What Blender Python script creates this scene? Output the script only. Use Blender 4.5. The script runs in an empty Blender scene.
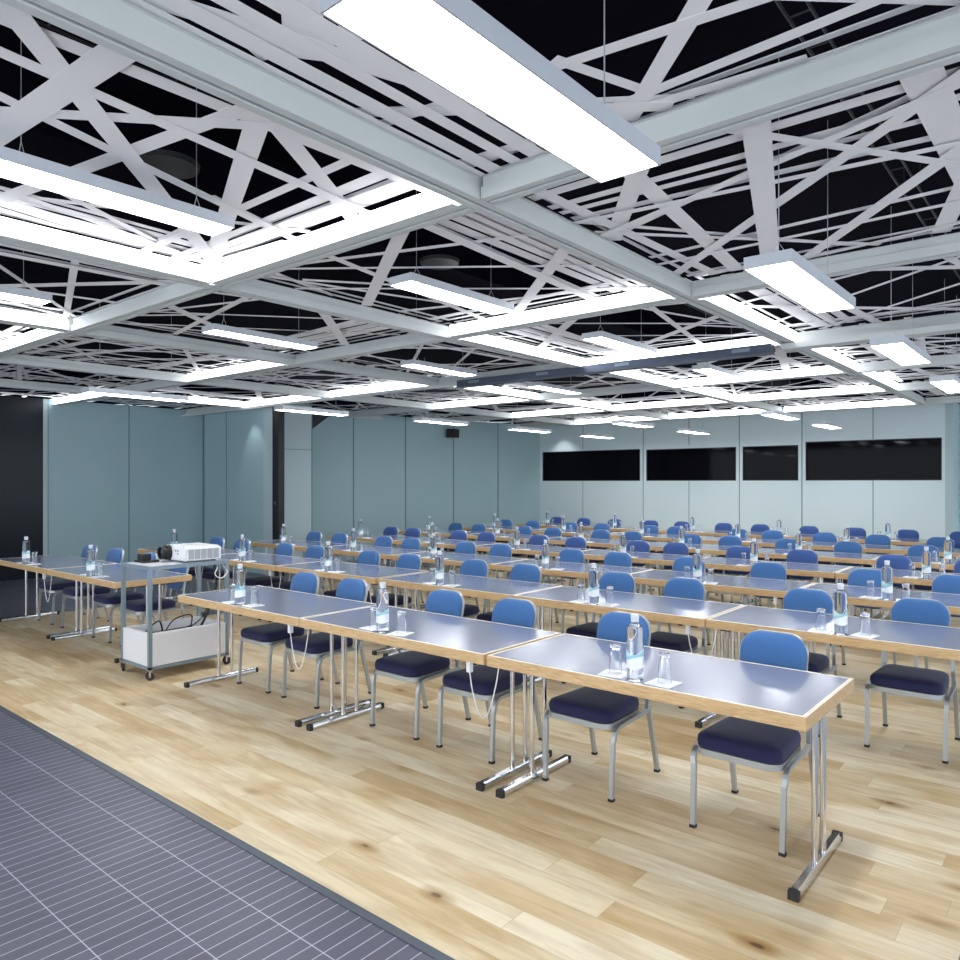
import bpy, bmesh, math, random
from mathutils import Vector, Matrix
random.seed(7)
PI = math.pi
C = bpy.context.scene.collection

# ------------------------------------------------------------------ materials
def _nt(name):
    m = bpy.data.materials.new(name); m.use_nodes = True
    nt = m.node_tree
    return m, nt, nt.nodes['Principled BSDF']
def mat(name, col, rough=.5, metal=0., spec=.5, trans=0., ior=1.45, sheen=0., noise=0., nscale=20., bump=0., bscale=200.):
    m, nt, b = _nt(name)
    b.inputs['Base Color'].default_value = (*col, 1)
    b.inputs['Roughness'].default_value = rough
    b.inputs['Metallic'].default_value = metal
    b.inputs['Specular IOR Level'].default_value = spec
    b.inputs['IOR'].default_value = ior
    b.inputs['Transmission Weight'].default_value = trans
    if sheen:
        b.inputs['Sheen Weight'].default_value = sheen
        b.inputs['Sheen Roughness'].default_value = .4
    tc = nt.nodes.new('ShaderNodeTexCoord')
    if noise:
        n = nt.nodes.new('ShaderNodeTexNoise'); n.inputs['Scale'].default_value = nscale; n.inputs['Detail'].default_value = 4
        nt.links.new(tc.outputs['Object'], n.inputs['Vector'])
        mx = nt.nodes.new('ShaderNodeMix'); mx.data_type = 'RGBA'
        mx.inputs[6].default_value = (*[c*(1-noise) for c in col], 1); mx.inputs[7].default_value = (*[min(1, c*(1+noise)) for c in col], 1)
        nt.links.new(n.outputs['Fac'], mx.inputs[0]); nt.links.new(mx.outputs[2], b.inputs['Base Color'])
    if bump:
        n = nt.nodes.new('ShaderNodeTexNoise'); n.inputs['Scale'].default_value = bscale
        nt.links.new(tc.outputs['Object'], n.inputs['Vector'])
        bp = nt.nodes.new('ShaderNodeBump'); bp.inputs['Strength'].default_value = bump; bp.inputs['Distance'].default_value = .002
        nt.links.new(n.outputs['Fac'], bp.inputs['Height']); nt.links.new(bp.outputs['Normal'], b.inputs['Normal'])
    return m
def emit(name, col, s):
    m, nt, b = _nt(name)
    b.inputs['Base Color'].default_value = (.8, .8, .8, 1)
    b.inputs['Emission Color'].default_value = (*col, 1); b.inputs['Emission Strength'].default_value = s
    return m
LAMP_S = 13.0
BEAM_GLOW_S = 2.3
M = {}
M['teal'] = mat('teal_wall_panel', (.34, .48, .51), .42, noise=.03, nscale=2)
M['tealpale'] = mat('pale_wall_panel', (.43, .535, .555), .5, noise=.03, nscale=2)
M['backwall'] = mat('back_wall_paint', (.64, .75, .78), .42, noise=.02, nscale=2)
M['seam'] = mat('wall_seam', (.12, .2, .22), .7)
M['darkwall'] = mat('dark_gloss_wall', (.006, .009, .015), .3, spec=.25, noise=.1, nscale=3)
M['black'] = mat('black_plastic', (.012, .012, .014), .45, noise=.1, nscale=30)
M['void'] = mat('ceiling_void', (.0035, .003, .007), .9, spec=.05, noise=.4, nscale=2)
M['beam'] = mat('beam_lacquer', (.56, .59, .575), .45, noise=.03, nscale=5)
M['lath'] = mat('lath_paint', (.86, .85, .86), .6, noise=.03, nscale=5)
M['rail'] = mat('rail_steel', (.09, .11, .15), .4, metal=.6, noise=.1, nscale=8)
M['alu'] = mat('lamp_aluminium', (.55, .58, .62), .4, metal=.3, noise=.03, nscale=10)
M['lampglow'] = emit('lamp_diffuser', (.93, .96, 1.0), LAMP_S)
M['beamglow'] = emit('lit_beam_face', (.93, .95, 1.0), BEAM_GLOW_S)
M['wire'] = mat('wire_steel', (.5, .5, .52), .4, metal=.5, noise=.05)
M['chrome'] = mat('chrome', (.72, .72, .73), .12, metal=1., noise=.02, nscale=5)
M['hammer'] = mat('hammered_silver', (.42, .44, .44), .34, metal=.7, bump=.5, bscale=400, noise=.08, nscale=200)
M['fabric'] = mat('blue_fabric', (.045, .140, .345), .8, sheen=.35, noise=.12, nscale=300, bump=.3, bscale=500)
M['fabric_shaded'] = mat('blue_fabric_shaded', (.015, .016, .064), .85, sheen=.15, noise=.15, nscale=300, bump=.3, bscale=500)  # same blue fabric, shade under the tables put into the seat colour
M['white'] = mat('white_lacquer', (.74, .74, .76), .4, noise=.02, nscale=8)
M['whitecable'] = mat('white_cable', (.72, .71, .69), .5, noise=.03)
M['paper'] = mat('paper_napkin', (.93, .93, .95), .8, noise=.03, nscale=60)
M['water'] = mat('bottled_water', (.93, .97, 1.0), .0, trans=1., ior=1.34, noise=.01, nscale=3)
M['glass'] = mat('clear_glass', (.96, .98, 1.0), .02, trans=1., ior=1.42, noise=.01, nscale=3)
M['cap'] = mat('bottle_cap', (.62, .66, .7), .35, noise=.03)
M['cart'] = mat('cart_steel', (.22, .285, .33), .4, metal=.3, noise=.04, nscale=10)
M['grille'] = mat('projector_grille', (.36, .38, .40), .5, noise=.05, nscale=20)
M['rubber'] = mat('rubber', (.02, .02, .022), .6, noise=.1)
M['booth'] = mat('booth_glass', (.003, .003, .005), .05, spec=.07, noise=.2, nscale=1)
M['lens'] = mat('lens_glass', (.02, .02, .03), .05, noise=.1)

def lam():   # table laminate
    m, nt, b = _nt('table_laminate')
    tc = nt.nodes.new('ShaderNodeTexCoord'); n = nt.nodes.new('ShaderNodeTexNoise')
    n.inputs['Scale'].default_value = 400; n.inputs['Detail'].default_value = 2
    nt.links.new(tc.outputs['Object'], n.inputs['Vector'])
    r = nt.nodes.new('ShaderNodeValToRGB'); r.color_ramp.elements[0].color = (.195, .215, .30, 1); r.color_ramp.elements[1].color = (.245, .265, .36, 1)
    nt.links.new(n.outputs['Fac'], r.inputs['Fac']); nt.links.new(r.outputs['Color'], b.inputs['Base Color'])
    b.inputs['Roughness'].default_value = .16; b.inputs['Specular IOR Level'].default_value = .6
    return m
M['laminate'] = lam()

def wood_floor():
    m, nt, b = _nt('oak_planks'); L = nt.links.new; N = nt.nodes.new
    g = N('ShaderNodeNewGeometry')
    def MA(op, a, b=None, c=None):
        n = N('ShaderNodeMath'); n.operation = op
        for k, v in enumerate((a, b, c)):
            if v is None: continue
            if isinstance(v, (int, float)): n.inputs[k].default_value = v
            else: L(v, n.inputs[k])
        return n.outputs[0]
    sp = N('ShaderNodeSeparateXYZ'); L(g.outputs['Position'], sp.inputs[0])
    PW, PL = .142, 1.75
    yy = MA('DIVIDE', sp.outputs['Y'], PW); row = MA('FLOOR', yy); fy = MA('FRACT', yy)
    wn = N('ShaderNodeTexWhiteNoise'); wn.noise_dimensions = '1D'; L(row, wn.inputs['W'])
    xx = MA('ADD', MA('DIVIDE', sp.outputs['X'], PL), wn.outputs['Value']); col = MA('FLOOR', xx); fx = MA('FRACT', xx)
    cb = N('ShaderNodeCombineXYZ'); L(row, cb.inputs[0]); L(col, cb.inputs[1])
    pn = N('ShaderNodeTexWhiteNoise'); pn.noise_dimensions = '2D'; L(cb.outputs[0], pn.inputs['Vector'])
    ey = MA('MULTIPLY', MA('MINIMUM', fy, MA('SUBTRACT', 1, fy)), PW); ex = MA('MULTIPLY', MA('MINIMUM', fx, MA('SUBTRACT', 1, fx)), PL)
    jt = MA('LESS_THAN', MA('MINIMUM', ex, ey), .0013)
    # per-plank tone
    tone = N('ShaderNodeValToRGB'); e = tone.color_ramp.elements
    e[0].position = 0; e[0].color = (.67, .51, .295, 1); e[1].position = 1; e[1].color = (.85, .755, .56, 1)
    x = e.new(.5); x.color = (.77, .645, .42, 1)
    L(pn.outputs['Value'], tone.inputs['Fac'])
    # plank-offset coordinates for the grain
    sc = N('ShaderNodeVectorMath'); sc.operation = 'MULTIPLY'; sc.inputs[1].default_value = (1.1, 11, 1)
    off = N('ShaderNodeVectorMath'); off.operation = 'MULTIPLY_ADD'; off.inputs[1].default_value = (7, 13, 5)
    L(pn.outputs['Color'], off.inputs[0]); L(g.outputs['Position'], off.inputs[2]); L(off.outputs[0], sc.inputs[0])
    gr = N('ShaderNodeTexNoise'); gr.inputs['Scale'].default_value = 2.2; gr.inputs['Detail'].default_value = 7; gr.inputs['Roughness'].default_value = .62; gr.inputs['Distortion'].default_value = .9
    L(sc.outputs[0], gr.inputs['Vector'])
    grr = N('ShaderNodeValToRGB'); grr.color_ramp.elements[0].position = .3; grr.color_ramp.elements[0].color = (.72, .62, .50, 1)
    grr.color_ramp.elements[1].position = .62; grr.color_ramp.elements[1].color = (1.06, 1.05, 1.04, 1)
    L(gr.outputs['Fac'], grr.inputs['Fac'])
    mx = N('ShaderNodeMix'); mx.data_type = 'RGBA'; mx.blend_type = 'MULTIPLY'; mx.inputs[0].default_value = .6
    L(tone.outputs['Color'], mx.inputs[6]); L(grr.outputs['Color'], mx.inputs[7])
    # knots
    ks = N('ShaderNodeVectorMath'); ks.operation = 'MULTIPLY'; ks.inputs[1].default_value = (1.25, 2.6, 1)
    L(g.outputs['Position'], ks.inputs[0])
    vo = N('ShaderNodeTexVoronoi'); vo.inputs['Scale'].default_value = 1.35; vo.inputs['Randomness'].default_value = 1
    nz = N('ShaderNodeTexNoise'); nz.inputs['Scale'].default_value = 14; nz.inputs['Detail'].default_value = 3
    L(g.outputs['Position'], nz.inputs['Vector'])
    ad = N('ShaderNodeMath'); ad.operation = 'MULTIPLY_ADD'; ad.inputs[1].default_value = .07
    L(ks.outputs[0], vo.inputs['Vector']); L(nz.outputs['Fac'], ad.inputs[0]); L(vo.outputs['Distance'], ad.inputs[2])
    kr = N('ShaderNodeValToRGB'); ke = kr.color_ramp.elements
    ke[0].position = .066; ke[0].color = (.13, .075, .04, 1); ke[1].position = .22; ke[1].color = (1, 1, 1, 1)
    k2 = ke.new(.092); k2.color = (.62, .47, .32, 1)
    L(ad.outputs[0], kr.inputs['Fac'])
    mk = N('ShaderNodeMix'); mk.data_type = 'RGBA'; mk.blend_type = 'MULTIPLY'; mk.inputs[0].default_value = .9
    L(mx.outputs[2], mk.inputs[6]); L(kr.outputs['Color'], mk.inputs[7])
    # cloudy stains in the oak
    st = N('ShaderNodeTexNoise'); st.inputs['Scale'].default_value = 1.6; st.inputs['Detail'].default_value = 4; st.inputs['Distortion'].default_value = .6
    ss = N('ShaderNodeVectorMath'); ss.operation = 'MULTIPLY'; ss.inputs[1].default_value = (.8, 2.2, 1); L(off.outputs[0], ss.inputs[0]); L(ss.outputs[0], st.inputs['Vector'])
    sr = N('ShaderNodeValToRGB'); sr.color_ramp.elements[0].position = .33; sr.color_ramp.elements[0].color = (.78, .66, .50, 1); sr.color_ramp.elements[1].position = .55; sr.color_ramp.elements[1].color = (1, 1, 1, 1)
    L(st.outputs['Fac'], sr.inputs['Fac'])
    mx3 = N('ShaderNodeMix'); mx3.data_type = 'RGBA'; mx3.blend_type = 'MULTIPLY'; mx3.inputs[0].default_value = 1
    L(mk.outputs[2], mx3.inputs[6]); L(sr.outputs['Color'], mx3.inputs[7])
    # joints
    mj = N('ShaderNodeMix'); mj.data_type = 'RGBA'; mj.inputs[7].default_value = (.40, .29, .17, 1)
    L(MA('MULTIPLY', jt, .55), mj.inputs[0]); L(mx3.outputs[2], mj.inputs[6])
    L(mj.outputs[2], b.inputs['Base Color'])
    b.inputs['Roughness'].default_value = .42; b.inputs['Specular IOR Level'].default_value = .4
    return m
M['floor'] = wood_floor()

def tiles():
    m, nt, b = _nt('strip_tiles'); L = nt.links.new; N = nt.nodes.new
    g = N('ShaderNodeNewGeometry')
    mp = N('ShaderNodeVectorMath'); mp.operation = 'ADD'; mp.inputs[1].default_value = (20.0, 0.186, 0)
    L(g.outputs['Position'], mp.inputs[0])
    br = N('ShaderNodeTexBrick'); br.offset = 0; br.squash = 1
    br.inputs['Scale'].default_value = 1; br.inputs['Brick Width'].default_value = .0652; br.inputs['Row Height'].default_value = .258
    br.inputs['Mortar Size'].default_value = .0022; br.inputs['Mortar Smooth'].default_value = .2; br.inputs['Bias'].default_value = 0
    br.inputs['Color1'].default_value = (.085, .085, .12, 1); br.inputs['Color2'].default_value = (.105, .105, .145, 1); br.inputs['Mortar'].default_value = (.50, .50, .58, 1)
    L(mp.outputs[0], br.inputs['Vector'])
    n = N('ShaderNodeTexNoise'); n.inputs['Scale'].default_value = 1.3; n.inputs['Detail'].default_value = 5
    L(g.outputs['Position'], n.inputs['Vector'])
    r = N('ShaderNodeValToRGB'); r.color_ramp.elements[0].color = (.8, .8, .8, 1); r.color_ramp.elements[1].color = (1.2, 1.2, 1.2, 1)
    L(n.outputs['Fac'], r.inputs['Fac'])
    mx = N('ShaderNodeMix'); mx.data_type = 'RGBA'; mx.blend_type = 'MULTIPLY'; mx.inputs[0].default_value = 1
    L(br.outputs['Color'], mx.inputs[6]); L(r.outputs['Color'], mx.inputs[7]); L(mx.outputs[2], b.inputs['Base Color'])
    b.inputs['Roughness'].default_value = .38
    return m
M['tile'] = tiles()

def beech():
    m, nt, b = _nt('beech_edge'); L = nt.links.new; N = nt.nodes.new
    tc = N('ShaderNodeTexCoord'); s = N('ShaderNodeVectorMath'); s.operation = 'MULTIPLY'; s.inputs[1].default_value = (3, 9, 30)
    L(tc.outputs['Object'], s.inputs[0])
    n = N('ShaderNodeTexNoise'); n.inputs['Scale'].default_value = 2.5; n.inputs['Detail'].default_value = 5; n.inputs['Distortion'].default_value = 1.5
    L(s.outputs[0], n.inputs['Vector'])
    r = N('ShaderNodeValToRGB'); r.color_ramp.elements[0].position = .3; r.color_ramp.elements[0].color = (.46, .285, .125, 1)
    r.color_ramp.elements[1].position = .7; r.color_ramp.elements[1].color = (.68, .47, .25, 1)
    L(n.outputs['Fac'], r.inputs['Fac']); L(r.outputs['Color'], b.inputs['Base Color'])
    b.inputs['Roughness'].default_value = .4
    return m
M['beech'] = beech()
M['beech_lit'] = mat('beech_lit_top', (.80, .73, .60), .35, noise=.04, nscale=30)  # top of the beech edge, glare put into a paler colour
M['fabric_dim'] = mat('blue_fabric_dim', (.036, .088, .275), .8, sheen=.35, noise=.12, nscale=300, bump=.3, bscale=500)  # same blue fabric, weaker nap sheen put into a darker colour

def label_mat():
    m, nt, b = _nt('bottle_label'); L = nt.links.new; N = nt.nodes.new
    tc = N('ShaderNodeTexCoord'); sp = N('ShaderNodeSeparateXYZ'); L(tc.outputs['Object'], sp.inputs[0])
    a = N('ShaderNodeMath'); a.operation = 'MULTIPLY_ADD'; a.inputs[1].default_value = -.35; L(sp.outputs['X'], a.inputs[0]); L(sp.outputs['Z'], a.inputs[2])
    r = N('ShaderNodeValToRGB'); r.color_ramp.interpolation = 'LINEAR'; e = r.color_ramp.elements
    e[0].position = .100; e[0].color = (.80, .84, .88, 1); e[1].position = .104; e[1].color = (.22, .50, .60, 1)
    x = e.new(.130); x.color = (.55, .78, .84, 1)
    L(a.outputs[0], r.inputs['Fac']); L(r.outputs['Color'], b.inputs['Base Color']); b.inputs['Roughness'].default_value = .5
    return m
M['label'] = label_mat()

# ------------------------------------------------------------------ mesh helpers
def box(bm, x0, x1, y0, y1, z0, z1):
    v = [bm.verts.new(p) for p in ((x0,y0,z0),(x1,y0,z0),(x1,y1,z0),(x0,y1,z0),(x0,y0,z1),(x1,y0,z1),(x1,y1,z1),(x0,y1,z1))]
    for f in ((0,3,2,1),(4,5,6,7),(0,1,5,4),(1,2,6,5),(2,3,7,6),(3,0,4,7)):
        bm.faces.new([v[i] for i in f])
def loft(bm, loops, cap=True):
    rings = [[bm.verts.new(p) for p in lp] for lp in loops]
    n = len(rings[0])
    for a, b in zip(rings, rings[1:]):
        for i in range(n):
            bm.faces.new((a[i], a[(i+1) % n], b[(i+1) % n], b[i]))
    if cap:
        bm.faces.new(rings[0][::-1]); bm.faces.new(rings[-1])
def lathe(bm, prof, cx=0, cy=0, cz=0, n=24, cap=True):
    loft(bm, [[(cx+r*math.cos(2*PI*i/n), cy+r*math.sin(2*PI*i/n), cz+z) for i in range(n)] for r, z in prof], cap)
def sweep(bm, pts, r, n=8, square=False, cap=True, ry=None):
    """tube along a polyline; square=True gives a rectangular section r x ry"""
    pts = [Vector(p) for p in pts]; loops = []; up = None
    for i, p in enumerate(pts):
        a = pts[max(i-1, 0)]; b = pts[min(i+1, len(pts)-1)]
        t = (b-a).normalized()
        if up is None:
            up = Vector((0, 0, 1)) if abs(t.z) < .9 else Vector((0, 1, 0))
            if square: up = Vector((1, 0, 0)) if abs(t.x) < .9 else Vector((0, 1, 0))
        s = t.cross(up).normalized(); u = s.cross(t).normalized(); up = u
        if square:
            q = ry or r
            loops.append([p+u*r+s*q, p-u*r+s*q, p-u*r-s*q, p+u*r-s*q])
        else:
            loops.append([p+u*(r*math.cos(2*PI*k/n))+s*(r*math.sin(2*PI*k/n)) for k in range(n)])
    loft(bm, loops, cap)
def rrect(w, d, r, seg=5, cx=0, cy=0):
    """outline of a rounded rectangle, centred"""
    out = []
    for qx, qy, a0 in ((1,1,0),(-1,1,PI/2),(-1,-1,PI),(1,-1,3*PI/2)):
        for k in range(seg+1):
            a = a0+PI/2*k/seg
            out.append((cx+qx*(w/2-r)+r*math.cos(a), cy+qy*(d/2-r)+r*math.sin(a)))
    return out
def link(name, bm, m, parent=None, smooth=False, bevel=0.):
    me = bpy.data.meshes.new(name)
    bmesh.ops.recalc_face_normals(bm, faces=bm.faces)
    bm.to_mesh(me); bm.free()
    if smooth: me.shade_smooth() if hasattr(me, 'shade_smooth') else None
    me.materials.append(m)
    o = bpy.data.objects.new(name, me); C.objects.link(o)
    if smooth:
        for p in me.polygons: p.use_smooth = True
        try:
            mo = o.modifiers.new('split', 'EDGE_SPLIT'); mo.split_angle = math.radians(38)
        except Exception: pass
    if bevel:
        b = o.modifiers.new('bevel', 'BEVEL'); b.width = bevel; b.segments = 2; b.limit_method = 'ANGLE'
    if parent: o.parent = parent
    return o
def new(): return bmesh.new()
def struct(name, bm, m, parent=None, **k):
    o = link(name, bm, m, parent, **k)
    if not parent: o['kind'] = 'structure'
    return o
def tag(o, label, cat, group=None):
    o['label'] = label; o['category'] = cat
    if group: o['group'] = group
    return o
def empty(name, loc=(0,0,0)):
    o = bpy.data.objects.new(name, None); o.empty_display_size = .05; o.location = loc; C.objects.link(o); return o
def dup(root, loc, rz=0.):
    def cp(o, par):
        c = o.copy(); C.objects.link(c)
        if par: c.parent = par
        for ch in o.children: cp(ch, c)
        return c
    r = cp(root, None); r.location = loc; r.rotation_euler = (0, 0, rz)
    return r
ORD = ['first','second','third','fourth','fifth','sixth','seventh','eighth']

# ------------------------------------------------------------------ camera
H = 1.646
cam = bpy.data.cameras.new('camera'); co = bpy.data.objects.new('camera', cam); C.objects.link(co)
co.location = (0, 0, H); co.rotation_euler = (PI/2, 0, .6967)
cam.sensor_fit = 'HORIZONTAL'; cam.sensor_width = 36; cam.lens = 36*734.75/960; cam.shift_y = 2.5/960; cam.clip_start = .05
bpy.context.scene.camera = co

# ------------------------------------------------------------------ floor
WX0, WX1, WY0, WY1 = -10.05, -.36, 1.885, 15.6
bm = new(); box(bm, WX0, WX1, WY0, WY1, -.05, 0); struct('floor', bm, M['floor'])
bm = new(); box(bm, -14.4, 4, -3, WY0-.04, -.05, 0); box(bm, -14.4, WX0-.04, WY0-.04, 16.2, -.05, 0); box(bm, WX1+.04, 4, WY0-.04, 16.2, -.05, 0)
struct('floor', bm, M['tile'])
M['strip'] = mat('floor_profile', (.10, .115, .14), .4, metal=.3, noise=.15, nscale=12)
bm = new(); box(bm, WX0-.04, WX1+.04, WY0-.04, WY0, -.05, .004); box(bm, WX0-.04, WX0, WY0, WY1, -.05, .003); box(bm, WX1, WX1+.04, WY0, WY1, -.05, .003)
struct('trim_1', bm, M['strip'])

# ------------------------------------------------------------------ walls
ZT = 3.10; ZV = 3.9
def seams_x(name, y, xs, z0, z1, m=M['seam'], w=.012):     # thin shadow joints on a wall facing -Y
    pass
# left wall (faces +X)
XL = -14.0
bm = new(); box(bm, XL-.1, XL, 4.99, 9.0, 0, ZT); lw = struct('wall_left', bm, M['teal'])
bm = new()
for y in (4.99, 6.394, 7.9): box(bm, XL, XL+.004, y-.008, y+.008, 0, ZT)
struct('seam', bm, M['seam'], lw)
bm = new(); box(bm, XL-.1, XL+.01, 4.914, 4.985, 0, ZT); struct('trim_2', bm, M['tealpale'])
bm = new(); box(bm, XL-.1, XL, -3, 4.914, 0, ZT); struct('wall_entrance', bm, M['darkwall'])
# folding partition return (faces -Y), aligned with the rail
YP = 7.62
bm = new(); box(bm, -13.47, -11.43, YP, YP+.1, 0, ZT); pw = struct('wall_partition', bm, M['teal'])
bm = new(); box(bm, -12.67, -12.655, YP-.004, YP, 0, ZT); box(bm, -13.47, -13.455, YP-.004, YP, 0, ZT); struct('seam', bm, M['seam'], pw)
bm = new(); box(bm, -11.43, -11.16, YP-.01, YP+.11, 0, ZT); struct('trim_3', bm, M['tealpale'])
bm = new(); box(bm, -11.16, -10.98, YP-.005, YP+.12, 0, ZT); dj = struct('door_1', bm, M['black'])
bm = new()
lathe(bm, [(.03,0),(.03,.01),(.02,.012),(.02,0.0)], n=16)
h = link('door_handle', bm, M['chrome'], dj, smooth=True); h.rotation_euler = (PI/2, 0, 0); h.location = (-11.06, YP-.006, 1.28)
# pale parked panel (faces +X) then oblique wall, back wall, right wall
bm = new(); box(bm, -11.45, -11.35, YP+.12, 8.62, 0, ZT); wp = struct('wall_stacked_panels', bm, M['tealpale'])
bm = new(); box(bm, -11.35, -11.345, YP+.12, 8.62, 2.255, 2.265); box(bm, -11.35, -11.345, 8.605, 8.62, 0, ZT); struct('seam', bm, M['seam'], wp)
def oblique(name, p0, p1, z0, z1, m, t=.1, parent=None, off=0.):
    p0 = Vector((*p0, 0)); p1 = Vector((*p1, 0)); d = (p1-p0).normalized(); n = Vector((d.y, -d.x, 0))
    bm = new(); vs = []
    for z in (z0, z1):
        vs += [bm.verts.new((q.x, q.y, z)) for q in (p0+n*off, p1+n*off, p1+n*(off-t), p0+n*(off-t))]
    for f in ((0,1,2,3),(4,7,6,5),(0,4,5,1),(1,5,6,2),(2,6,7,3),(3,7,4,0)): bm.faces.new([vs[i] for i in f])
    return link(name, bm, m, parent)
OA, OB = Vector((-12.2, 9.35)), Vector((-10.88, 15.42))
def ray_hit(u, a, b):
    c, s = math.cos(-.6967), math.sin(-.6967); r = (u-480)/734.75
    d = Vector((c*r+s, -s*r+c)); e = b-a
    t = (d.x*a.y-d.y*a.x)/(d.y*e.x-d.x*e.y)
    return a+e*t
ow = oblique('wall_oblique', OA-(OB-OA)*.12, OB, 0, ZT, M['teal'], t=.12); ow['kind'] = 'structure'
for u in (353.5, 405.5, 453.5, 498):
    p = ray_hit(u, OA, OB); d = (OB-OA).normalized()*.012
    oblique('seam', p-d, p+d, 0, ZT, M['seam'], t=.02, parent=ow, off=.004)
# dark triangular notch at the top of the oblique wall
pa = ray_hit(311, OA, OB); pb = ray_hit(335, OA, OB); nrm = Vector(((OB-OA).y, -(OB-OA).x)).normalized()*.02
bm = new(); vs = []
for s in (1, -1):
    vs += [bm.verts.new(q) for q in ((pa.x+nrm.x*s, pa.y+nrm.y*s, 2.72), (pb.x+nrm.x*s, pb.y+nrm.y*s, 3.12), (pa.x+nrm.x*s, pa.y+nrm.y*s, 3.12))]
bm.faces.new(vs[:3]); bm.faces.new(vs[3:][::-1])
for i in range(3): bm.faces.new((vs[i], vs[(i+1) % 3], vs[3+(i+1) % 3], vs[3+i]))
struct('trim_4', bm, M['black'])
# back wall with four booth windows
YB = 15.4
WIN = [(-10.80,-8.06,1.685,2.42),(-7.90,-5.82,1.685,2.40),(-5.68,-4.56,1.685,2.40),(-4.42,-2.10,1.685,2.455)]
bm = new(); x = -10.95
for (a, b, z0, z1) in WIN:
    box(bm, x, a, YB, YB+.12, 0, ZT); box(bm, a, b, YB, YB+.12, 0, z0); box(bm, a, b, YB, YB+.12, z1, ZT); x = b
box(bm, x, -2.05, YB, YB+.12, 0, ZT)
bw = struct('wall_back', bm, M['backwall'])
bm = new()
for x in (-7.98, -5.75, -4.49): box(bm, x-.008, x+.008, YB-.004, YB, 0, ZT)
for x in (-9.6, -6.87, -3.21):
    box(bm, x-.007, x+.007, YB-.004, YB, 2.47, ZT); box(bm, x-.007, x+.007, YB-.004, YB, 0, 1.68)
struct('seam', bm, M['seam'], bw)
for i, (a, b, z0, z1) in enumerate(WIN):
    bm = new()
    for bx in ((a, b, z0, z0+.015), (a, b, z1-.015, z1), (a, a+.015, z0+.015, z1-.015), (b-.015, b, z0+.015, z1-.015)):
        box(bm, bx[0], bx[1], YB-.004, YB+.06, bx[2], bx[3])
    wf = struct('window_%d' % (i+1), bm, M['black'])
    bm = new(); box(bm, a+.015, b-.015, YB+.03, YB+.045, z0+.015, z1-.015); struct('pane', bm, M['booth'], wf)
bm = new(); box(bm, -2.05, -1.93, YB, YB+.7, 0, ZT); struct('trim_5', bm, M['tealpale'])
bm = new(); box(bm, -2.05, 4.0, YB+.7, YB+.8, 0, ZT); struct('wall_right_recess', bm, M['teal'])
# black speaker on the oblique wall
sp = ray_hit(450.5, OA, OB); s = empty('wall_speaker', (sp.x+.12, sp.y-.04, 2.78)); s.rotation_euler = (0, 0, .25)
tag(s, 'small black loudspeaker mounted high on the teal panelled wall', 'loudspeaker')
bm = new(); box(bm, -.11, .09, -.13, .13, -.1, .1); link('cabinet', bm, M['black'], s, bevel=.01)
bm = new(); box(bm, .09, .1, -.11, .11, -.085, .085); link('grille', bm, M['rubber'], s)
bm = new(); box(bm, -.16, -.11, -.03, .03, -.03, .03); link('bracket', bm, M['black'], s)
# wide dark ceiling slab of the service void
bm = new(); box(bm, -14.6, 4, -3, 16.3, ZV, ZV+.1)
box(bm, -14.7, -14.6, -3, 16.3, 3.1, ZV+.1); box(bm, -14.6, 4, 16.3, 16.4, 3.1, ZV+.1); box(bm, 4, 4.1, -3, 16.4, 3.1, ZV+.1); box(bm, -14.6, 4, -3.1, -3, 3.1, ZV+.1)
struct('ceiling', bm, M['void'])

# ------------------------------------------------------------------ ceiling grid
GX0, GY0, S = -2.321, 2.762, 2.4
SY = 2.411
def gx(i): return GX0+i*S
def gy(j): return GY0+j*SY
ZG = 3.007
def beam(axis, c, a, b, name):
    """profile of two half channels with a shadow groove between them"""
    bm = new(); w = .054; g = .009
    prof_r = [(g, .004), (g+.004, 0), (w, 0), (w, .058), (w-.016, .064), (w-.016, .108), (w-.004, .112), (g, .112)]
    for s in (1, -1):
        lp = []
        for t in (a, b):
            lp.append([((c+s*x, t, ZG+z) if axis == 'y' else (t, c+s*x, ZG+z)) for x, z in prof_r])
        loft(bm, lp)
    if axis == 'y': box(bm, c-g, c+g, a, b, ZG+.04, ZG+.112)
    else: box(bm, a, b, c-g, c+g, ZG+.04, ZG+.112)
    return struct(name, bm, M['beam'])
IS = range(-5, 2); JS = range(-1, 6)
k = 10
for i in IS:
    beam('y', gx(i), gy(-1)+.05, gy(5)-.0, 'trim_%d' % k); k += 1
for j in JS:
    for i in range(-5, 1):      # cross beams run between the long ones
        beam('x', gy(j), gx(i)+.06, gx(i+1)-.06, 'trim_%d' % k); k += 1
# dark steel partition rail on the Y = 7.6 line
rl = empty('partition_rail', (0, 0, 0)); tag(rl, 'long dark steel partition rail with bolts under the lattice ceiling', 'rail')
RY = 7.40
bm = new(); box(bm, -6.6, -2.45, RY, RY+.1, 2.935, 3.02); box(bm, -6.6, -2.45, RY-.03, RY+.12, 2.925, 2.935); link('channel', bm, M['rail'], rl)
for x in (-6.3, -5.2, -4.1, -2.75):
    bm = new(); box(bm, x-.09, x+.09, RY-.004, RY, 2.965, 3.0)
    pl = link('bolt_plate', bm, M['cart'], rl)
bm = new(); box(bm, -14, -6.6, RY+.02, RY+.1, 2.96, 3.0); box(bm, -2.35, 3, RY-.02, RY+.16, 2.945, 3.0); struct('trim_%d' % k, bm, M['beam']); k += 1

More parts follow.
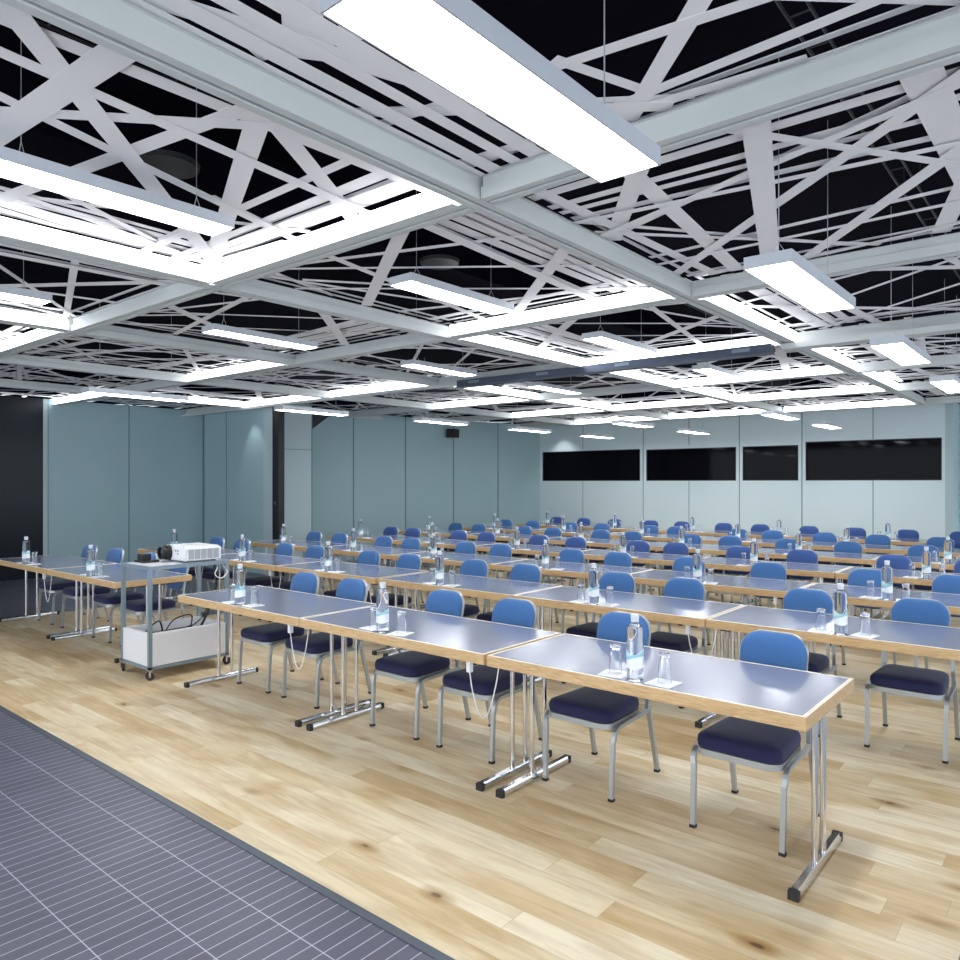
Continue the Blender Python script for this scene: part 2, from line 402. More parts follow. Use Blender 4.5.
# lath patterns traced once per panel, in cell coordinates (-1..1), then reused turned and mirrored
def unp(u, v, z):
    c, s = math.cos(-.6967), math.sin(-.6967); r = (u-480)/734.75; zz = -(v-482.5)/734.75
    t = (z-H)/zz
    return Vector(((c*r+s)*t, (-s*r+c)*t))
ZL = ZG+.125
def traced(i, j, lines):
    cx, cy = gx(i)+S/2, gy(j)+SY/2; out = []
    for (x0, y0, x1, y1, w) in lines:
        p = unp(x0, y0, ZL); q = unp(x1, y1, ZL)
        out.append((p.x-cx, p.y-cy, q.x-cx, q.y-cy, w))
    return out
def ylane(i, u, v0, v1):
    p, q = unp(u, v0, ZL), unp(u, v1, ZL); w = abs(p.x-q.x)*.97; x = (p.x+q.x)/2-gx(i)-S/2
    return (x, -1.1, x, 1.1, w)
def xlane(j, u, v0, v1):
    p, q = unp(u, v0, ZL), unp(u, v1, ZL); w = abs(p.y-q.y)*.96; y = (p.y+q.y)/2-gy(j)-SY/2
    return (-1.1, y, 1.1, y, w)
A1 = traced(-0, 0, [
 (756.3,124.4,769.9,255.7,.115),(767.7,133.9,960,163.6,.055),(700,196,960,142,.05),(767.7,165,914,102.7,.055),(700,256.5,924.8,100,.075),
 (802.9,259.8,960,148.8,.08),(778.5,239.5,960,201.6,.045),(813.8,257,960,223,.045),(716,238,903,246,.045),(933,100,960,158,.14),(960,195,938.6,238,.1),
 (632,175,745,278,.10),(537.5,192.5,720,277.5,.075),(635,182,612,245,.10),(552,195,960,75,.075),(575,204,880,122,.06),(585,210,900,130,.05),
 (600,216,712,191,.06),(575,225,720,237,.045),(640,227,720,190,.05),(645,262,720,245,.05),(682,280,790,262,.05)])
B0 = traced(-1, -1, [
 (7,125,100,62,.125),(37.5,40,165,200,.095),(0,50,310,187,.07),(0,95,240,212,.065),(50,113,240,124,.075),(72.5,172.5,235,112.5,.085),(212,262,255,130,.10),
 (50,38,340,155,.08),(282,133,342,206,.09),(244,208,355,159,.06),(269,220,388,171,.055),(225,247,410,182,.07),(220,262,450,195,.06),(220,203,265,225,.06),
 (0,190,200,262,.045),(0,200,175,256,.035),(27,200,150,215,.05),(50,190,132,232,.05),(160,245,195,228,.07),(0,213,195,270,.05)])
B1 = traced(-1, 0, [
 (400,212,590,297,.085),(562,252,522,305,.09),(274,268,560,265,.04),(447,288,555,288,.04),(401,233,366,306,.09),(312,262,480,241,.05),(334,258,388,280,.06),
 (269,277,464,306,.045),(317,281,388,285,.05),(462,220,615,285,.06),(485,222,640,290,.055),(465,240,580,290,.05),(505,306,620,283,.045),(440,318,560,294,.045),
 (440,328,640,290,.05),(380,315,463,306,.06),(330,296,420,330,.05),(300,300,400,318,.04),(250,281,330,300,.05)])
A0 = traced(-0, -1, [
 (240,53,473,173,.12),(240,28,490,160,.10),(302,0,303,50,.13),(273,50,380,27,.09),(313,40,523,147,.06),(333,33,500,112,.055),(370,38,520,112,.05),
 (390,113,540,110,.07),(473,160,560,134,.06),(240,5,300,34,.07),(560,67,764,0,.055),(702,0,627,125,.075),(652,94,885,0,.055),(568,67,635,90,.05),
 (635,102,727,98,.04),(793,0,960,5,.05)])
def tf(lines, rot, mir):
    out = []
    for (a, b, c, d, w) in lines:
        p = [(a, b), (c, d)]; q = []
        for x, y in p:
            if mir: x = -x
            for _ in range(rot): x, y = -y, x
            q.append((x, y))
        out.append((*q[0], *q[1], w))
    return out
def clip(a, b, c, d, h):
    """stretch the lath to the frame and clip it to the cell"""
    dx, dy = c-a, d-b; L = math.hypot(dx, dy)
    if L < 1e-6: return None
    t0, t1 = -9., 9.
    for p, q in ((-dx, a+h), (dx, h-a), (-dy, b+h), (dy, h-b)):
        if abs(p) < 1e-9:
            if q < 0: return None
            continue
        r = q/p
        if p < 0: t0 = max(t0, r)
        else: t1 = min(t1, r)
    if t0 >= t1: return None
    full = (t1-t0)*L
    if full > 0 and L/full < .22:       # short pieces stay short
        t0 = max(t0, -.2); t1 = min(t1, 1.2)
    return a+dx*t0, b+dy*t0, a+dx*t1, b+dy*t1
A0 = [ylane(0, 340, 98, 110), ylane(0, 340, 79, 94.5), ylane(0, 340, 56, 69), ylane(0, 340, 26, 47), ylane(0, 340, 0, 18), (-1.0, -.2, -.55, 1.1, .10)]+A0[2:4]+A0[7:9]+A0[10:]
B0 += [xlane(-1, 355, 187, 195), xlane(-1, 355, 197, 204), xlane(-1, 355, 206, 213), ylane(-1, 75, 211, 214), ylane(-1, 75, 216, 222), ylane(-1, 75, 224, 236)]
B1 += [ylane(-1, 502, 218, 228), ylane(-1, 502, 234, 243), ylane(-1, 502, 245, 252)]
pat = {(0,0): A1, (-1,-1): B0, (-1,0): B1, (0,-1): A0}
src = [A1, B1, B0, A0, B1]
COLN = {0: 'rightmost', -1: 'second', -2: 'third', -3: 'fourth', -4: 'fifth', -5: 'sixth'}
rnd = random.Random(3)
for i in range(-5, 1):
    for j in range(-1, 5):
        if (i <= -4 and j == -1) or (i == -5 and j >= 2): continue
        if (i, j) in pat: ln = pat[(i, j)]
        else:
            q = rnd.choice([A1, B1, B0, B1, A1]); ln = tf(q, rnd.randrange(4), rnd.random() < .5)
        bm = new(); n = 0
        for (a, b, c, d, w) in ln:
            r = clip(a, b, c, d, 1.165)
            if not r: continue
            a, b, c, d = r; dx, dy = c-a, d-b; L = math.hypot(dx, dy)
            if L < .05: continue
            nx, ny = -dy/L*w/2, dx/L*w/2; z = ZL+.0016*n-.010; n += 1
            vs = [bm.verts.new((x, y, zz)) for zz in (z, z+.0013) for x, y in ((a+nx, b+ny), (c+nx, d+ny), (c-nx, d-ny), (a-nx, b-ny))]
            for f in ((0,1,2,3),(4,7,6,5),(0,4,5,1),(1,5,6,2),(2,6,7,3),(3,7,4,0)): bm.faces.new([vs[t] for t in f])
        # thin edge battens that carry the laths
        e = 1.165
        for bx in ((-e, e, -e, -e+.03), (-e, e, e-.03, e), (-e, -e+.03, -e+.03, e-.03), (e-.03, e, -e+.03, e-.03)):
            box(bm, bx[0], bx[1], bx[2], bx[3], ZL+.045, ZL+.050)
        o = link('lattice_panel', bm, M['lath']); o.location = (gx(i)+S/2, gy(j)+SY/2, 0)
        tag(o, 'white crossed-lath ceiling panel, %s row back from the camera, %s column from the right' % (ORD[j+1], 'first' if i == 0 else COLN[i]), 'ceiling panel', 'lattice panels of the ceiling grid')

# emissive strips added over inner beam faces in place of light falling there
def beam_glow(i, j, side, label):
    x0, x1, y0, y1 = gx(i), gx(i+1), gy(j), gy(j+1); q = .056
    r = empty('beam_glow_strip', ((x0+x1)/2, (y0+y1)/2, ZG)); tag(r, label, 'glow strip', 'added glow strips along the ceiling beams')
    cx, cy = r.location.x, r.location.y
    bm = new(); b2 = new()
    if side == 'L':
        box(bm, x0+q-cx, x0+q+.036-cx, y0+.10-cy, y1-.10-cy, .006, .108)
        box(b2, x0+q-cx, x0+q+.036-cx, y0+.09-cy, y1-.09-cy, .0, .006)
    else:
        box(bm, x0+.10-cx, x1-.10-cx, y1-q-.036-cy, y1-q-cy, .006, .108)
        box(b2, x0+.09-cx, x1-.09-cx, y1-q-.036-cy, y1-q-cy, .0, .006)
    link('glow_panel', bm, M['beamglow'], r); link('ledge', b2, M['beam'], r)
BEAM_GLOWS = [(-1,-1,'L'),(-1,-1,'F'),(-3,-1,'F'),(-2,-1,'L'),(-1,0,'F'),(-3,0,'F'),(-5,0,'F'),(-5,0,'L'),(-4,1,'L'),(0,1,'L'),(-1,1,'L'),(-1,1,'F'),(-3,1,'F'),
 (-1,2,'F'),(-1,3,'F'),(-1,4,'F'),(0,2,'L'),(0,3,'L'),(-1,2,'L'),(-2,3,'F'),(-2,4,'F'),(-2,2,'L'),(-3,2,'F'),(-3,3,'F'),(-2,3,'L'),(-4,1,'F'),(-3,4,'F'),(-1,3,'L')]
for (i, j, sd) in BEAM_GLOWS:
    beam_glow(i, j, sd, 'added glow strip on %s beam, ceiling cell in %s row back, %s column from right' % ('left' if sd == 'L' else 'far', ORD[j+1], 'first' if i == 0 else COLN[i]))

# pendant lamps
def pendant():
    r = empty('pendant_lamp'); L2, W2 = .553, .104
    bm = new(); box(bm, -W2, W2, -L2, L2, .012, .055); box(bm, -W2, -W2+.006, -L2, L2, 0, .012); box(bm, W2-.006, W2, -L2, L2, 0, .012)
    box(bm, -W2+.006, W2-.006, -L2, -L2+.006, 0, .012); box(bm, -W2+.006, W2-.006, L2-.006, L2, 0, .012)
    link('housing', bm, M['alu'], r)
    bm = new(); box(bm, -W2+.006, W2-.006, -L2+.006, L2-.006, .003, .0115); link('glow_panel', bm, M['lampglow'], r)
    for s in (-1, 1):
        bm = new(); y = s*.40
        sweep(bm, [(0, y, .14), (0, y, 1.0)], .0022, 5)
        sweep(bm, [(-.05, y, .055), (0, y, .14), (.05, y, .055)], .002, 5)
        link('suspension_wire', bm, M['wire'], r)
    return r
p0 = pendant(); first = True
LX = {0: -1.105, -1: -3.52, -2: -5.92, -3: -8.22, -4: -10.62}
CN = ['rightmost','second','third','fourth','fifth']
for i in (0, -1, -2, -3):
    for j in range(-1, 5):
        if (i, j) in ((-3,-1),(0,3),(0,4)): continue
        z = 2.6
        if i in (-1, -2) and j <= 2: z = 2.963
        y = gy(j)+SY/2-(.125 if z < 2.7 else .03)
        if j == -1: y = 1.49 if z < 2.7 else 1.55
        lx = -8.05 if (i == -3 and j >= 2) else LX[i]
        if first: o = p0; o.location = (lx, y, z); first = False
        else: o = dup(p0, (lx, y, z))
        tag(o, 'slim rectangular pendant lamp, %s from the front in the %s lamp column%s' % (ORD[j+1], CN[-i], '' if i == 0 else ' from the right'), 'pendant lamp', 'pendant lamps under the ceiling grid')
# sparse services in the void
for n, (x, y, z) in enumerate([(-4.15, 4.44, 3.45), (-4.0, 2.05, 3.42)]):
    bm = new(); lathe(bm, [(.10,0),(.16,.0),(.165,.03),(.12,.04),(.115,.015),(.10,.01)], x, y, z, 28)
    o = link('ceiling_speaker', bm, M['black'], smooth=True); tag(o, ['round dark ceiling speaker above the laths behind the second lamp', 'round dark ceiling speaker above the laths near the left front lamp'][n], 'ceiling speaker')
for n, (a, b) in enumerate([((-1.0, 1.2), (-1.0, 12)), ((-3.6, .6), (-3.6, 12))]):
    bm = new(); x = a[0]
    for dx in (-.05, .05): sweep(bm, [(x+dx, a[1], 3.72), (x+dx, b[1], 3.72)], .008, 6)
    y = a[1]+.1
    while y < b[1]: sweep(bm, [(x-.05, y, 3.72), (x+.05, y, 3.72)], .005, 5); y += .3
    for y in (3, 6, 9, 11.5):
        for dx in (-.05, .05): sweep(bm, [(x+dx, y, 3.72), (x+dx, y, ZV)], .004, 5)
    o = link('cable_tray', bm, M['black']); tag(o, ['dark wire cable tray above the lattice over the rightmost lamp column', 'dark wire cable tray above the lattice over the second lamp column'][n], 'cable tray')
bm = new(); box(bm, -5.2, -4.4, .5, 15, 3.55, ZV); o = link('air_duct', bm, M['void']); tag(o, 'dark air duct running above the lattice ceiling', 'duct')

# ------------------------------------------------------------------ table
TL, TD, TH = 1.592, .738, .74
def table():
    r = empty('conference_table')
    bm = new(); b = .017
    box(bm, -TL/2+b, TL/2-b, b, TD-b, TH-.05, TH); link('tabletop', bm, M['laminate'], r)
    bm = new()
    outer = [(-TL/2, 0), (TL/2, 0), (TL/2, TD), (-TL/2, TD)]; inner = [(-TL/2+b, b), (TL/2-b, b), (TL/2-b, TD-b), (-TL/2+b, TD-b)]
    z0, z1 = TH-.055, TH+.0005
    V = [[bm.verts.new((x, y, z)) for x, y in o] for o, z in ((outer, z0), (outer, z1), (inner, z1), (inner, z0))]
    for a in range(4):
        for i in range(4):
            bm.faces.new((V[a][i], V[a][(i+1) % 4], V[(a+1) % 4][(i+1) % 4], V[(a+1) % 4][i]))
    link('edge_band', bm, M['beech'], r, bevel=.002)
    bm = new(); zz = TH+.0004; bb = b+.001
    for bx in ((-TL/2+.001, TL/2-.001, .001, bb), (-TL/2+.001, TL/2-.001, TD-bb, TD-.001), (-TL/2+.001, -TL/2+bb, bb, TD-bb), (TL/2-bb, TL/2-.001, bb, TD-bb)):
        box(bm, bx[0], bx[1], bx[2], bx[3], zz, zz+.0006)
    link('lit_edge_top', bm, M['beech_lit'], r)  # thin sheet that paints the lit top of the edge band
    bm = new(); box(bm, -.62, .62, .33, .37, TH-.085, TH-.05); box(bm, -.72, -.66, .06, TD-.06, TH-.075, TH-.05); box(bm, .66, .72, .06, TD-.06, TH-.075, TH-.05)
    link('underframe', bm, M['black'], r)
    for s in (-1, 1):
        x = s*(TL/2-.058)
        for y in (.325, .445):
            bm = new(); sweep(bm, [(x, y, .04), (x, y, TH-.055)], .0135, 12); link('leg', bm, M['chrome'], r, smooth=True)
        bm = new(); lp = []
        for y in (.055, .665):
            lp.append([(x+px, y, .0045+pz) for px, pz in ((-.02,0),(.02,0),(.021,.018),(.013,.036),(-.013,.036),(-.021,.018))])
        loft(bm, lp); ft = link('foot', bm, M['chrome'], r, smooth=True)
        for y0, y1 in ((.030, .056), (.664, .69)):
            bm = new(); box(bm, x-.021, x+.021, y0, y1, 0, .037); link('foot_cap', bm, M['rubber'], ft)
    return r

# ------------------------------------------------------------------ chair (faces -Y; origin on floor)
def chair():
    r = empty('banquet_chair')
    # seat pad: lofted rounded trapezoid, crowned
    def outline(inset, z, crown=0.):
        pts = []
        for x, y in rrect(.412-2*inset, .415-2*inset, .07-min(inset, .03), 5):
            k = 1-.10*max(0, (y+.2)/.4)          # narrower towards the back
            pts.append((x*k, y-.066, z+crown))
        return pts
    bm = new()
    loft(bm, [outline(.016, .390), outline(.006, .398), outline(.002, .415), outline(.004, .436), outline(.013, .450), outline(.035, .460), outline(.08, .466), outline(.15, .468)])
    link('seat', bm, M['fabric_shaded'], r, smooth=True)
    bm = new(); o1 = outline(.004, 0); o2 = outline(.032, 0)
    lp = [[(x, y, .362) for x, y, _ in o1], [(x, y, .391) for x, y, _ in o1], [(x, y, .391) for x, y, _ in o2], [(x, y, .362) for x, y, _ in o2]]
    loft(bm, lp+[lp[0]], cap=False)
    link('seat_frame', bm, M['hammer'], r, smooth=True)
    # legs
    for s in (-1, 1):
        bm = new()
        pts = [(s*.208, -.250, .012)]+[(s*.210, -.236, .30)]
        for k in range(6):
            a = PI/2*k/5
            pts.append((s*.214, -.232+.055*(1-math.cos(a)), .315+.055*math.sin(a)))
        pts += [(s*.214, .02, .378), (s*.200, .17, .372)]
        sweep(bm, pts, .0115, square=True, ry=.0105)
        f = link('leg', bm, M['hammer'], r)
        bm = new(); box(bm, s*.208-.014, s*.208+.014, -.264, -.236, 0, .014); link('foot_cap', bm, M['rubber'], f)
        bm = new()
        sweep(bm, [(s*.206, .262, .012), (s*.204, .215, .20), (s*.200, .170, .385)], .0115, square=True, ry=.0105)
        f = link('leg', bm, M['hammer'], r)
        bm = new(); box(bm, s*.206-.014, s*.206+.014, .248, .276, 0, .014); link('foot_cap', bm, M['rubber'], f)
    # backrest: outline in X-Z plane, reclined
    def bout(inset, yo):
        pts = []
        for x, z in rrect(.328-2*inset, .335-2*inset, .10-inset, 7):
            k = 1+.03*(z/.17)
            zz = .710+z
            pts.append((x*k, .170+(zz-.45)*.20+yo-.018*math.cos(x/.2*PI/2)*-1, zz))
        return pts
    bm = new()
    loft(bm, [bout(.06, -.040), bout(.025, -.036), bout(.008, -.028), bout(.0, -.014), bout(.0, .0)])
    link('backrest', bm, M['fabric'], r, smooth=True)
    bm = new()
    a0 = bout(-.001, .003); a1 = bout(-.001, .026); i0 = bout(.006, .002); i1 = bout(.006, .026)
    loft(bm, [a0, a1, i1, i0, a0], cap=False)
    loft(bm, [bout(.004, .004), bout(.004, .018)])
    link('back_frame', bm, M['hammer'], r, smooth=True)
    for s in (-1, 1):
        bm = new(); sweep(bm, [(s*.200, .150, .372), (s*.192, .182, .45), (s*.178, .206, .62)], .010, square=True, ry=.009)
        link('back_post', bm, M['hammer'], r)
    return r

# ------------------------------------------------------------------ small things
def bottle():
    r = empty('water_bottle')
    bm = new(); lathe(bm, [(.030,0),(.0365,.004),(.038,.012),(.038,.232),(.034,.248),(.020,.258),(.0155,.264),(.0155,.283)], n=28)
    link('bottle_body', bm, M['water'], r, smooth=True)
    bm = new(); lathe(bm, [(.0178,.268),(.0185,.272),(.0185,.276),(.0165,.2775),(.0165,.281),(.019,.283),(.019,.300),(.017,.302)], n=24)
    link('cap', bm, M['cap'], r, smooth=True)
    bm = new(); n = 22; R = .0386; lps = []
    for z in (.060, .135):
        lps.append([(R*math.cos(a), R*math.sin(a), z+.012*math.sin(a*2+.6)*(1 if z > .1 else .3)) for a in [math.radians(-62-150+300*k/n) for k in range(n+1)]])
    a, b = [[bm.verts.new(p) for p in l] for l in lps]
    for q in range(n): bm.faces.new((a[q], a[q+1], b[q+1], b[q]))
    link('label', bm, M['label'], r, smooth=True)
    return r
def tumbler():
    bm = new()
    prof = [(.0005,.112),(.0215,.1115),(.0230,.085),(.0275,.035),(.0290,.0),(.0310,.0),(.0298,.035),(.0252,.087),(.0243,.112),(.0248,.128),(.0228,.132),(.0005,.132)]
    lathe(bm, prof, n=24)
    return link('tumbler', bm, M['glass'], smooth=True)
def napkin():
    bm = new(); box(bm, -.062, .062, -.062, .062, 0, .002); box(bm, -.061, .060, -.060, .061, .0022, .0034)
    return link('napkin', bm, M['paper'])
def cable():
    r = empty('power_cable')
    bm = new(); box(bm, -.1-.014, -.1+.014, -.014, .014, -.06, 0); link('plug', bm, M['white'], r, bevel=.003)
    bm = new(); pts = []
    for k in range(17):
        t = k/16; x = -.1+.2*t; z = -.06*(1-t)-.27*math.sin(PI*t)**.8*(1-.1*t)
        pts.append((x, 0, z))
    sweep(bm, pts, .0035, 6); link('cord', bm, M['whitecable'], r, smooth=True)
    return r

# ------------------------------------------------------------------ layout
YR = [2.974, 4.688]+[4.688+1.6188*k for k in range(1, 6)]
rows = {
 0: dict(t=[-9.19, -7.586, -4.86, -3.26, -1.648], c=[(-9.46,-8.76),(-7.95,-7.28),(-5.16,-4.55),(-3.54,-2.92),(-2.12,-1.262)]),
 1: dict(t=[-9.22, -7.62, -6.01, -4.38, -2.78, -1.18], c=[(-9.48,-8.85),(-7.88,-7.26),(-6.28,-5.64),(-4.72,-4.09),(-3.13,-2.52),(-1.58,-.88)]),
 2: dict(t=[-9.13, -7.53, -5.93, -4.33, -2.73, -1.13], c=[(-9.40,-8.78),(-7.80,-7.24),(-6.25,-5.67),(-4.63,-4.03),(-3.20,-2.40),(-1.53,-.88)]),
 3: dict(t=[-9.2, -7.6, -6.0, -4.4, -2.8, -1.2], c=[(-9.37,-8.83),(-7.80,-7.23),(-6.23,-5.60),(-4.63,-4.10),(-3.27,-2.56),(-1.63,-.93)]),
 4: dict(t=[-9.2, -7.6, -6.0, -4.4, -2.8, -1.2], c=[(-9.31,-8.74),(-7.70,-7.09),(-6.16,-5.59),(-4.62,-4.02),(-3.22,-2.47),(-1.61,)]),
 5: dict(t=[-9.02, -7.42, -5.82, -4.22, -2.62, -1.02], c=[(-9.37,-8.68),(-7.80,-7.09),(-6.11,-5.61),(-4.52,-3.96),(-3.18,-2.44),(-1.66,)]),
 6: dict(t=[-8.87, -7.27, -5.67, -4.07, -2.47], c=[(-9.19,-8.49),(-7.73,-6.91),(-6.24,-5.40),(-4.71,-3.87),(-3.12,-2.34,-1.6)]),
}
rown = ['front row']+['%s row back' % n for n in ORD[1:]]
def tname(row, k):
    if row == 0:
        return ['second table left of the trolley', 'first table left of the trolley', 'first table right of the trolley', 'second table right of the trolley', 'end table nearest the camera'][k]
    n = len(rows[row]['t'])
    return '%s table from the left' % ORD[k]
T0, C0, B0_, G0, N0, K0 = table(), chair(), bottle(), tumbler(), napkin(), cable()
used = set()
BX = {0: [-9.14, -7.45, -4.86, -3.31, -1.615], 1: [-9.13, -7.56, -5.99, -4.44, -2.865, -1.165], 2: [-9.06, -7.51, -6.05, -4.43, -2.76, -1.23]}
def put(root, loc, rz=0.):
    if root not in used:
        used.add(root); root.location = loc; root.rotation_euler = (0, 0, rz); return root
    return dup(root, loc, rz)
rr = random.Random(11)
SIDE = ['left', 'right', 'far right']
for row in range(7):
    y = YR[row]
    for k, tx in enumerate(rows[row]['t']):
        where = '%s, %s' % (rown[row], tname(row, k))
        o = put(T0, (tx, y, 0)); tag(o, 'grey beech-edged table with chrome legs, %s' % where, 'table', 'conference tables in rows')
        for s, cx in enumerate(rows[row]['c'][k]):
            o = put(C0, (cx, y+.622, 0), rr.uniform(-.02, .02))
            if row in (3, 6):
                for ch in o.children:
                    if ch.name.startswith('backrest'):
                        ch.material_slots[0].link = 'OBJECT'; ch.material_slots[0].material = M['fabric_dim']
            tag(o, 'blue padded chair at the %s seat, %s' % (SIDE[s] if len(rows[row]['c'][k]) > 1 else 'left', where), 'chair', 'banquet chairs behind the tables')
        bx = tx-.02+rr.uniform(-.04, .04)
        if row in BX: bx = BX[row][k]
        if (row, k) in ((6, 4),): bx = tx
        o = put(B0_, (bx, y+.062, TH+.0006), rr.uniform(-.25, .25)); tag(o, 'water bottle with teal and white label, %s' % where, 'bottle', 'water bottles on the tables')
        for s, dx in ((0, -.125), (1, .115)):
            a = rr.uniform(-.25, .25); gx_, gy_ = bx+dx+rr.uniform(-.01, .01), y+.088+rr.uniform(-.01, .012)
            o = put(N0, (gx_, gy_-.0, TH+.0006), a); tag(o, 'white napkin %s of the bottle, %s' % (SIDE[s], where), 'napkin', 'napkins under the glasses')
            o = put(G0, (gx_, gy_+.012, TH+.0042), 0); tag(o, 'upturned tumbler %s of the bottle, %s' % (SIDE[s], where), 'glass', 'upturned tumblers on the tables')
    # power cords near the joints
    if row < 4:
        ts = rows[row]['t']
        for k in range(len(ts)-1):
            if ts[k+1]-ts[k] > 1.8: continue
            jx = (ts[k]+ts[k+1])/2
            o = put(K0, (jx-.03, y+.028, TH-.056)); tag(o, 'white looping cord, %s, right end of the %s' % (rown[row], tname(row, k)), 'power cord', 'white cords under the table edges')

# ------------------------------------------------------------------ projector trolley
t = empty('projector_trolley', (-6.265, 3.275, 0))
tag(t, 'grey steel wheeled trolley with a white storage bin, carrying the projector', 'trolley')
W, D = .240, .352
for sx in (-1, 1):
    for sy in (-1, 1):
        bm = new(); box(bm, sx*W-.015, sx*W+.015, sy*D-.015, sy*D+.015, .085, .915); link('post', bm, M['cart'], t)
        c = empty('castor', (sx*W, sy*D, 0)); c.parent = t
        bm = new(); lathe(bm, [(.034,-.011),(.038,-.006),(.038,.006),(.034,.011)], n=20)
        w = link('wheel', bm, M['rubber'], c, smooth=True); w.rotation_euler = (PI/2, 0, .5*sx); w.location = (0, 0, .038)
        bm = new(); box(bm, -.02, -.015, -.016, .016, .03, .08); box(bm, .015, .02, -.016, .016, .03, .08); box(bm, -.02, .02, -.016, .016, .078, .086)
        link('fork', bm, M['chrome'], c)
bm = new()
for z0, z1 in ((.915, .945), (.085, .11)):
    for s in (-1, 1):
        box(bm, s*W-.015, s*W+.015, -D-.015, D+.015, z0, z1); box(bm, -W+.015, W-.015, s*D-.015, s*D+.015, z0, z1)
link('rail', bm, M['cart'], t)
bm = new(); box(bm, -W+.016, W-.016, -D+.016, D-.016, .932, .944); link('top_shelf', bm, M['white'], t)
bm = new()
a, b, c, d = -W+.017, W-.017, -D+.018, D-.018
box(bm, a, b, c, d, .112, .124)
for bx in ((a, b, c, c+.01), (a, b, d-.01, d), (a, a+.01, c+.01, d-.01), (b-.01, b, c+.01, d-.01)): box(bm, *bx, .124, .385)
link('bin', bm, M['white'], t)
# side panels of the bin sit flush outside the posts
bm = new(); box(bm, W-.016, W+.012, -D+.017, D-.017, .112, .385); box(bm, -W+.017, W-.017, -D-.012, -D+.016, .112, .385); link('bin_panel', bm, M['white'], t, bevel=.003)
# projector on top
p = empty('projector', (-6.25, 3.42, .946)); p.rotation_euler = (0, 0, -.03)
tag(p, 'white projector with black lens and grey side grille on the trolley', 'projector')
bm = new(); lp = []
for ins, z in ((.012, .012), (.0, .02), (.0, .118), (.02, .138), (.03, .140)):
    lp.append([(x, yy, z) for x, yy in rrect(.40-2*ins, .36-2*ins, .02, 3)])
loft(bm, lp); link('housing', bm, M['white'], p, smooth=True)
bm = new()
for k in range(5): box(bm, .2, .2025, -.135+.058*k, -.135+.058*k+.050, .028, .112)
link('grille', bm, M['grille'], p)
bm = new(); lathe(bm, [(.066,0),(.066,.035),(.056,.04),(.056,.085),(.048,.088),(.045,.07)], n=28)
l = link('lens', bm, M['black'], p, smooth=True); l.rotation_euler = (PI/2, 0, 0); l.location = (-.07, -.175, .078)
bm = new(); lathe(bm, [(.046,.072),(.03,.08),(.012,.083)], n=24); g = link('lens_glass', bm, M['lens'], l, smooth=True)
bm = new()
for (x, z) in ((.06, .1), (.1, .1), (.1, .075)): box(bm, x-.008, x+.008, -.183, -.178, z-.006, z+.006)
link('control_button', bm, M['rubber'], p)
bm = new()
for sx in (-.15, .15):
    for sy in (-.13, .13): lathe(bm, [(.015,0),(.015,.016)], sx, sy, 0, 12)
link('foot', bm, M['rubber'], p)
bm = new(); box(bm, -.16, .0, -.075, .075, 0, .016); box(bm, -.15, -.06, -.055, .03, .016, .07)
o = link('media_box', bm, M['black'], bevel=.006); o.location = (-6.34, 3.09, .946); tag(o, 'black box and cable adapter in front of the projector lens', 'adapter')
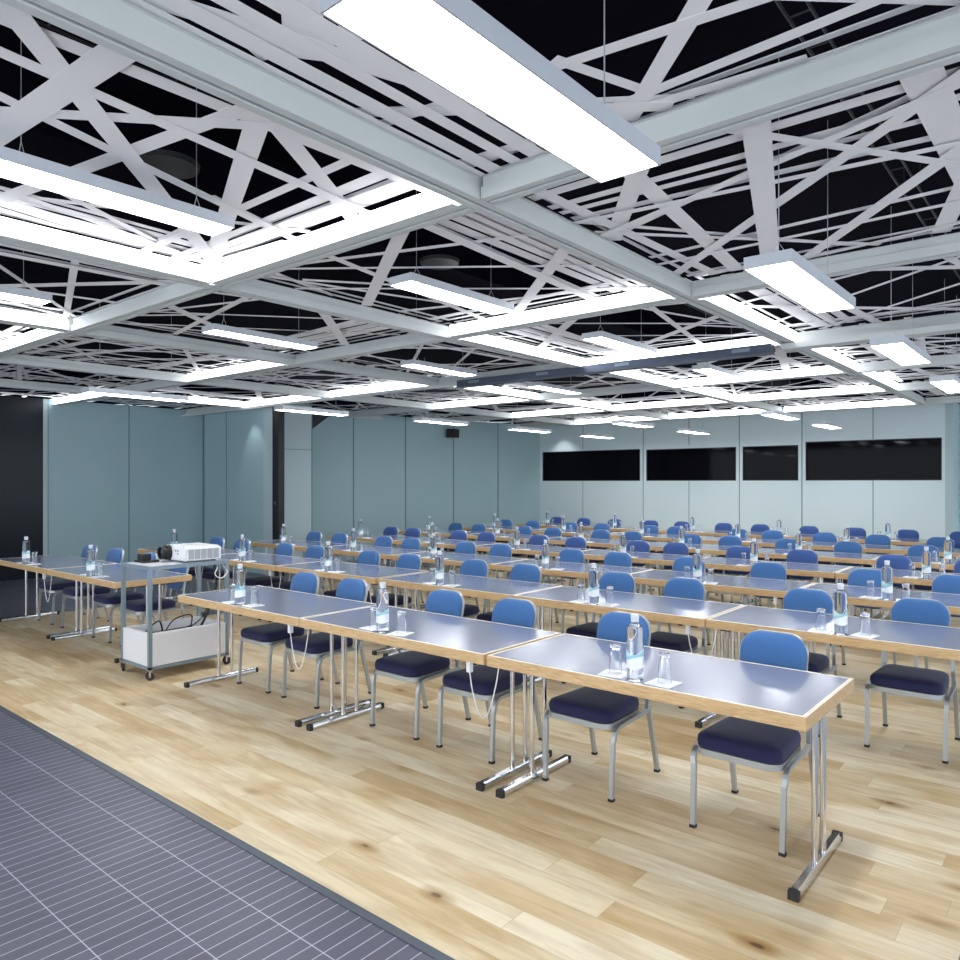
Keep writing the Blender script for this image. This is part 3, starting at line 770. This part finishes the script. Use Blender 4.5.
# cables and power strip
bm = new(); box(bm, -.03, .03, -.22, .2, 0, .04)
bx_ = new(); box(bx_, -.09, .09, -.2, .2, 0, .19)
ps0 = link('cable_box', bx_, M['black'], bevel=.01); ps0.location = (-6.24, 3.2, .1255); tag(ps0, 'black box at the bottom of the white trolley bin under the power strip', 'box')
ps = link('power_strip', bm, M['black'], bevel=.005); ps.location = (-6.22, 3.2, .3165); tag(ps, 'black power strip lying in the white trolley bin', 'power strip')
def cord(pts, r, m, label, name='cable'):
    P = [Vector(q) for q in pts]; out = []
    for i in range(len(P)-1):
        a, b, c, d = P[max(i-1,0)], P[i], P[i+1], P[min(i+2, len(P)-1)]
        for k in range(8):
            q = k/8; out.append(.5*((2*b)+(c-a)*q+(2*a-5*b+4*c-d)*q*q+(3*b-a-3*c+d)*q**3))
    out.append(P[-1]); bm = new(); sweep(bm, out, r, 6)
    o = link(name, bm, m, smooth=True); tag(o, label, 'cable', 'cables of the projector trolley'); return o
cord([(-6.12,3.56,.925),(-6.11,3.57,.7),(-6.13,3.5,.48),(-6.16,3.44,.33)], .013, M['black'], 'thick black cable sleeve hanging from the trolley top into the bin')
cord([(-6.08,3.5,.60),(-6.12,3.45,.45),(-6.2,3.40,.37),(-6.22,3.36,.362)], .005, M['black'], 'thin black cable hanging in front of the thick sleeve')
cord([(-6.2,3.38,.362),(-6.16,3.36,.47),(-6.18,3.22,.45),(-6.2,3.15,.362)], .006, M['black'], 'black cable arching high over the power strip in the bin')
cord([(-6.2,3.12,.362),(-6.14,3.06,.46),(-6.2,3.0,.40),(-6.25,2.98,.33)], .007, M['black'], 'black plug cable arching at the front end of the bin')
cord([(-6.04,3.6,.9),(-6.0,3.62,.84),(-6.0,3.56,.79),(-6.0,3.5,.83),(-6.02,3.54,.89)], .005, M['whitecable'], 'white cable coiled in a ring below the trolley top')

# ------------------------------------------------------------------ soft world fill added through the open side behind the camera
w = bpy.data.worlds.new('world'); bpy.context.scene.world = w; w.use_nodes = True
w.node_tree.nodes['Background'].inputs['Color'].default_value = (.82, .9, 1, 1)
w.node_tree.nodes['Background'].inputs['Strength'].default_value = 1.3
def spot(x, y, z, tx, ty, tz, e, ang=60):
    l = bpy.data.lights.new('downlight', 'SPOT'); l.energy = e; l.spot_size = math.radians(ang); l.spot_blend = .6; l.shadow_soft_size = .05
    o = bpy.data.objects.new('downlight', l); C.objects.link(o); o.location = (x, y, z)
    o.rotation_euler = (Vector((tx, ty, tz))-Vector((x, y, z))).to_track_quat('-Z', 'Y').to_euler()
for x, e in ((-10.15, 7),): spot(x, 14.9, 2.98, x, YB, 1.6, e, 85)
spot(-11.7, 7.3, 2.98, -11.7, YP, 2.0, 5, 60)
sc = bpy.context.scene
sc.view_settings.view_transform = 'Standard'; sc.view_settings.look = 'None'; sc.view_settings.gamma = 1; sc.view_settings.use_curve_mapping = False
sc.view_settings.exposure = 1.3
